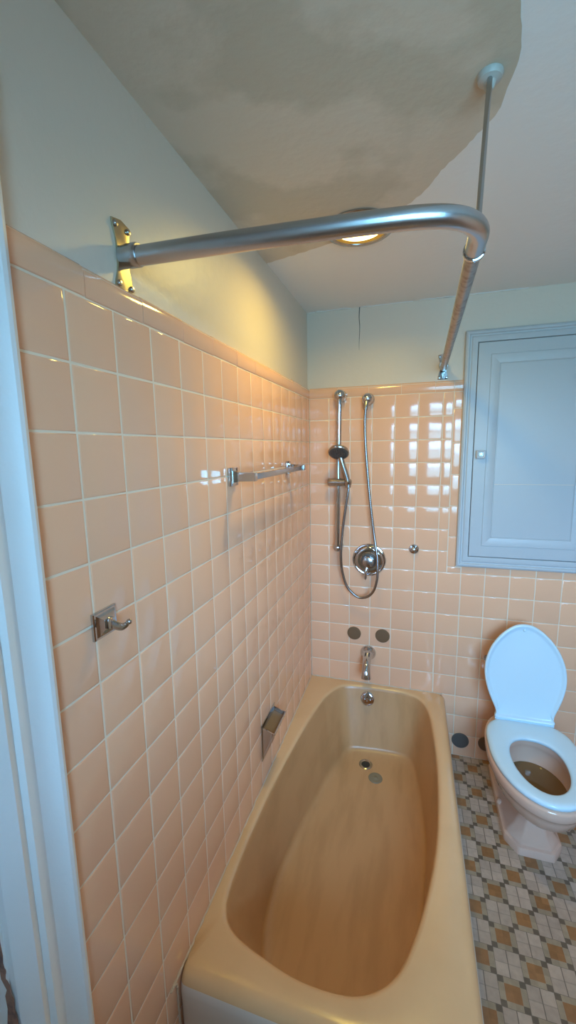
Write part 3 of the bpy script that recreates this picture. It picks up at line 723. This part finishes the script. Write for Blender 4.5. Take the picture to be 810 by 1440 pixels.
# ------------------------------------------------------------------ toilet
TCX = 1.030
def egg(hw, yb, ym, yf, z, n=64, eb=2.0, ef=2.0, cx=TCX):
    """widest (hw) at ym; yb = back end, yf = front end (more negative)"""
    o = []
    for i in range(n):
        a = 2 * PI * i / n
        c, s = math.cos(a), math.sin(a)
        e = eb if s > 0 else ef
        x = hw * math.copysign(abs(c) ** (2 / e), c)
        y = ym + (yb - ym if s > 0 else ym - yf) * math.copysign(abs(s) ** (2 / e), s)
        o.append(Vector((cx + x, y, z)))
    return o
tl = thing('toilet', (TCX, -0.36, FLOOR), 'beige toilet bowl with white seat and raised lid, against the back wall', 'toilet')
F = FLOOR
bm = BM()
R = [egg(0.060, -0.14, -0.33, -0.470, 0.145, eb=3), egg(0.066, -0.14, -0.34, -0.495, 0.175, eb=3), egg(0.092, -0.14, -0.37, -0.555, 0.215, eb=2.8), egg(0.128, -0.13, -0.39, -0.612, 0.252, eb=2.6), egg(0.150, -0.12, -0.40, -0.645, 0.285, eb=2.6), egg(0.160, -0.12, -0.405, -0.657, 0.318, eb=2.6), egg(0.163, -0.12, -0.405, -0.661, 0.334, eb=2.6),
     egg(0.1715, -0.115, -0.405, -0.670, 0.341, eb=2.6), egg(0.176, -0.115, -0.405, -0.675, 0.350, eb=2.6), egg(0.177, -0.115, -0.405, -0.677, 0.376, eb=2.6), egg(0.173, -0.118, -0.405, -0.673, 0.385, eb=2.6), egg(0.160, -0.13, -0.405, -0.660, 0.388, eb=2.6),
     egg(0.118, -0.285, -0.43, -0.625, 0.387), egg(0.112, -0.292, -0.43, -0.619, 0.380), egg(0.114, -0.288, -0.43, -0.621, 0.350), egg(0.120, -0.285, -0.43, -0.622, 0.335), egg(0.112, -0.30, -0.435, -0.612, 0.29), egg(0.090, -0.33, -0.44, -0.58, 0.225), egg(0.06, -0.37, -0.45, -0.53, 0.185), egg(0.02, -0.43, -0.46, -0.49, 0.175)]
add_loft(bm, R)
obj('bowl', bm, M['toilet'], tl, angle=60)
def octo(hw, yb, yf, ch, z, sx=1.0):
    pts = [(-hw, yb), (-hw, yf + ch), (-hw + ch * 0.72, yf), (hw - ch * 0.72, yf), (hw, yf + ch), (hw, yb)]
    return [Vector((TCX + a, b, z)) for a, b in pts]
bm = BM()
R = [octo(0.106, -0.06, -0.510, 0.058, F), octo(0.106, -0.06, -0.510, 0.058, F + 0.026), octo(0.103, -0.06, -0.507, 0.057, F + 0.032), octo(0.096, -0.065, -0.497, 0.055, F + 0.036), octo(0.090, -0.07, -0.492, 0.053, F + 0.048), octo(0.068, -0.09, -0.478, 0.040, F + 0.080), octo(0.054, -0.10, -0.468, 0.032, F + 0.118), octo(0.050, -0.11, -0.468, 0.028, F + 0.150), octo(0.052, -0.11, -0.480, 0.028, F + 0.185), octo(0.060, -0.12, -0.50, 0.030, F + 0.215)]
bmesh.ops.remove_doubles(bm, verts=bm.verts, dist=1e-6)
add_loft(bm, R)
es = [e for e in bm.edges if abs(e.verts[0].co.z - e.verts[1].co.z) > 1e-3]
bmesh.ops.bevel(bm, geom=es, offset=0.008, segments=3, affect='EDGES', profile=0.5)
obj('pedestal', bm, M['toilet'], tl, angle=35)
bm = BM()
add_loft(bm, [octo(0.085, -0.012, -0.20, 0.01, F + 0.10), octo(0.082, -0.012, -0.22, 0.02, F + 0.20), octo(0.080, -0.012, -0.22, 0.02, F + 0.30), octo(0.080, -0.012, -0.22, 0.02, F + 0.355), octo(0.075, -0.016, -0.22, 0.02, F + 0.362)])
obj('rear_deck', bm, M['toilet'], tl)
bm = BM(); add_loft(bm, [egg(0.105, -0.31, -0.437, -0.602, 0.266), egg(0.112, -0.30, -0.437, -0.610, 0.284)]); obj('bowl_water', bm, M['water'], tl)
# seat ring
bm = BM()
def so(d, z): return egg(0.173 - d, -0.196 - d * 0.6, -0.40, -0.672 + d, z, eb=3.2, n=72)
def si(d, z): return egg(0.098 + d, -0.318 + d, -0.445, -0.612 - d, z, n=72, eb=2.3)
add_loft(bm, [so(0.004, 0.3895), so(0.0, 0.393), so(0.0, 0.401), so(0.003, 0.4065), so(0.010, 0.4095), so(0.022, 0.4105), si(0.020, 0.4085), si(0.008, 0.4065), si(0.001, 0.403), si(0.0, 0.397), si(0.003, 0.3905)], loop=True)
obj('seat', bm, M['seat'], tl, angle=60)
# lid, tipped back
hy, hz = -0.212, 0.412
ld = Vector((0, 0.093, 0.430)).normalized(); ln = Vector((0, -ld.z, ld.y))     # ln faces the room
LW = [(0.000, 0.112), (0.006, 0.119), (0.014, 0.120), (0.024, 0.116), (0.045, 0.120), (0.080, 0.135), (0.120, 0.150), (0.165, 0.1615), (0.205, 0.1655), (0.245, 0.163), (0.285, 0.153), (0.325, 0.136), (0.365, 0.110), (0.395, 0.082), (0.418, 0.052), (0.430, 0.026), (0.433, 0.0)]
pr = smooth_path([(w, u, 0) for u, w in LW], 4)
right = [(p.x, p.y) for p in pr]
outl = right + [(-x, u) for x, u in right[-2::-1]]
cu = 0.205
def lring(inset, d):
    o = []
    for x, u in outl:
        v = Vector((x, (u - cu) * 0.78)); L = v.length
        k = max(0.0, (L - inset)) / L
        o.append(Vector((TCX, hy, hz)) + Vector((1, 0, 0)) * (x * k) + ld * (cu + (u - cu) * k) + ln * d)
    return o
bm = BM()
add_loft(bm, [lring(0.06, -0.012), lring(0.02, -0.0115), lring(0.006, -0.009), lring(0.001, -0.004), lring(0.0, 0.004), lring(0.002, 0.009), lring(0.006, 0.0105), lring(0.011, 0.0095), lring(0.016, 0.003), lring(0.024, 0.0012), lring(0.08, 0.0012)])
lid = obj('lid', bm, M['seat'], tl, angle=60)
bm = BM(); c = Vector((TCX - 0.004, hy, hz)) + ld * 0.405; add_lathe(bm, [(0.0055, 0.0), (0.0055, 0.009), (0.004, 0.012), (0.0, 0.0125)], c, ln, 16); obj('bumper', bm, M['seat'], lid)
bm = BM(); add_tube(bm, [(TCX - 0.118, hy + 0.004, 0.4105), (TCX + 0.118, hy + 0.004, 0.4105)], 0.0085, 16); obj('hinge_bar', bm, M['seat'], tl)
for s in (-1, 1):
    bm = BM(); add_box(bm, TCX + s * 0.078 - 0.016, TCX + s * 0.078 + 0.016, hy - 0.004, hy + 0.036, 0.384, 0.408, 0.005); obj('hinge_post', bm, M['seat'], tl)
for s in (-1, 1):
    bm = BM(); add_lathe(bm, [(0.014, 0.0), (0.014, 0.006), (0.010, 0.014), (0.0, 0.017)], (TCX + s * 0.094, -0.30, F + 0.034), (0, 0, 1), 20); obj('bolt_cap', bm, M['toilet'], tl)
bm = BM(); add_lathe(bm, [(0.018, 0.0), (0.018, 0.003), (0.0085, 0.005), (0.0085, 0.045), (0.011, 0.046), (0.011, 0.058), (0.0, 0.059)], (0.905, -0.0005, 0.590), (0, -1, 0), 20)
tag(obj('pipe_stub', bm, M['steel']), 'short capped pipe stub in the tiles at the left edge of the toilet lid', 'pipe stub')

# ------------------------------------------------------------------ light: daylight through the window (sky), plus the lamp face
w = bpy.data.worlds.new('sky'); scene.world = w; w.use_nodes = True
bg = w.node_tree.nodes['Background']
wn_, wl_ = w.node_tree.nodes, w.node_tree.links
wtc = wn_.new('ShaderNodeTexCoord'); wsp = wn_.new('ShaderNodeSeparateXYZ'); wl_.new(wtc.outputs['Generated'], wsp.inputs[0])
wmr = wn_.new('ShaderNodeMapRange'); wmr.inputs['From Min'].default_value = 0.0; wmr.inputs['From Max'].default_value = 0.07
wl_.new(wsp.outputs['Z'], wmr.inputs['Value'])
wmx = wn_.new('ShaderNodeMix'); wmx.data_type = 'RGBA'
wmx.inputs['A'].default_value = (0.165, 0.42, 0.60, 1)       # ground and houses below the skyline
wmx.inputs['B'].default_value = (0.52, 1.04, 1.66, 1)           # open sky
wl_.new(wmr.outputs['Result'], wmx.inputs['Factor']); wl_.new(wmx.outputs['Result'], bg.inputs[0])
bg.inputs[1].default_value = 23.0
pl = bpy.data.lights.new('window_portal', 'AREA'); pl.shape = 'RECTANGLE'; pl.size = WX1 - WX0; pl.size_y = WZ1 - WZ0
po = bpy.data.objects.new('window_portal', pl); COL.objects.link(po)
po.location = ((WX0 + WX1) / 2, YF - 0.088, (WZ0 + WZ1) / 2); po.rotation_euler = (PI / 2, 0, 0)
pl.cycles.is_portal = True

# ------------------------------------------------------------------ camera
yaw, pit, rol = -0.2967655, -0.1531447, -0.0176924
cy_, sy_ = math.cos(yaw), math.sin(yaw); cp_, sp_ = math.cos(pit), math.sin(pit); cr_, sr_ = math.cos(rol), math.sin(rol)
fwd = Vector((sy_ * cp_, cy_ * cp_, sp_)); rt = Vector((cy_, -sy_, 0)); upv = rt.cross(fwd)
r2 = rt * cr_ + upv * sr_; u2 = upv * cr_ - rt * sr_
cam = bpy.data.cameras.new('camera'); co = bpy.data.objects.new('camera', cam); COL.objects.link(co)
cam.sensor_fit = 'VERTICAL'; cam.sensor_height = 36.0; cam.lens = 576.9345 / 1440 * 36.0; cam.clip_start = 0.01
mw = Matrix((( r2.x, u2.x, -fwd.x, 0.52228), (r2.y, u2.y, -fwd.y, -2.12008), (r2.z, u2.z, -fwd.z, 1.64265), (0, 0, 0, 1)))
co.matrix_world = mw
scene.camera = co

vs_ = scene.view_settings
vs_.view_transform = 'Standard'; vs_.look = 'None'; vs_.gamma = 1.0; vs_.use_curve_mapping = False; vs_.exposure = -0.02
scene.cycles.max_bounces = 10; scene.cycles.diffuse_bounces = 6
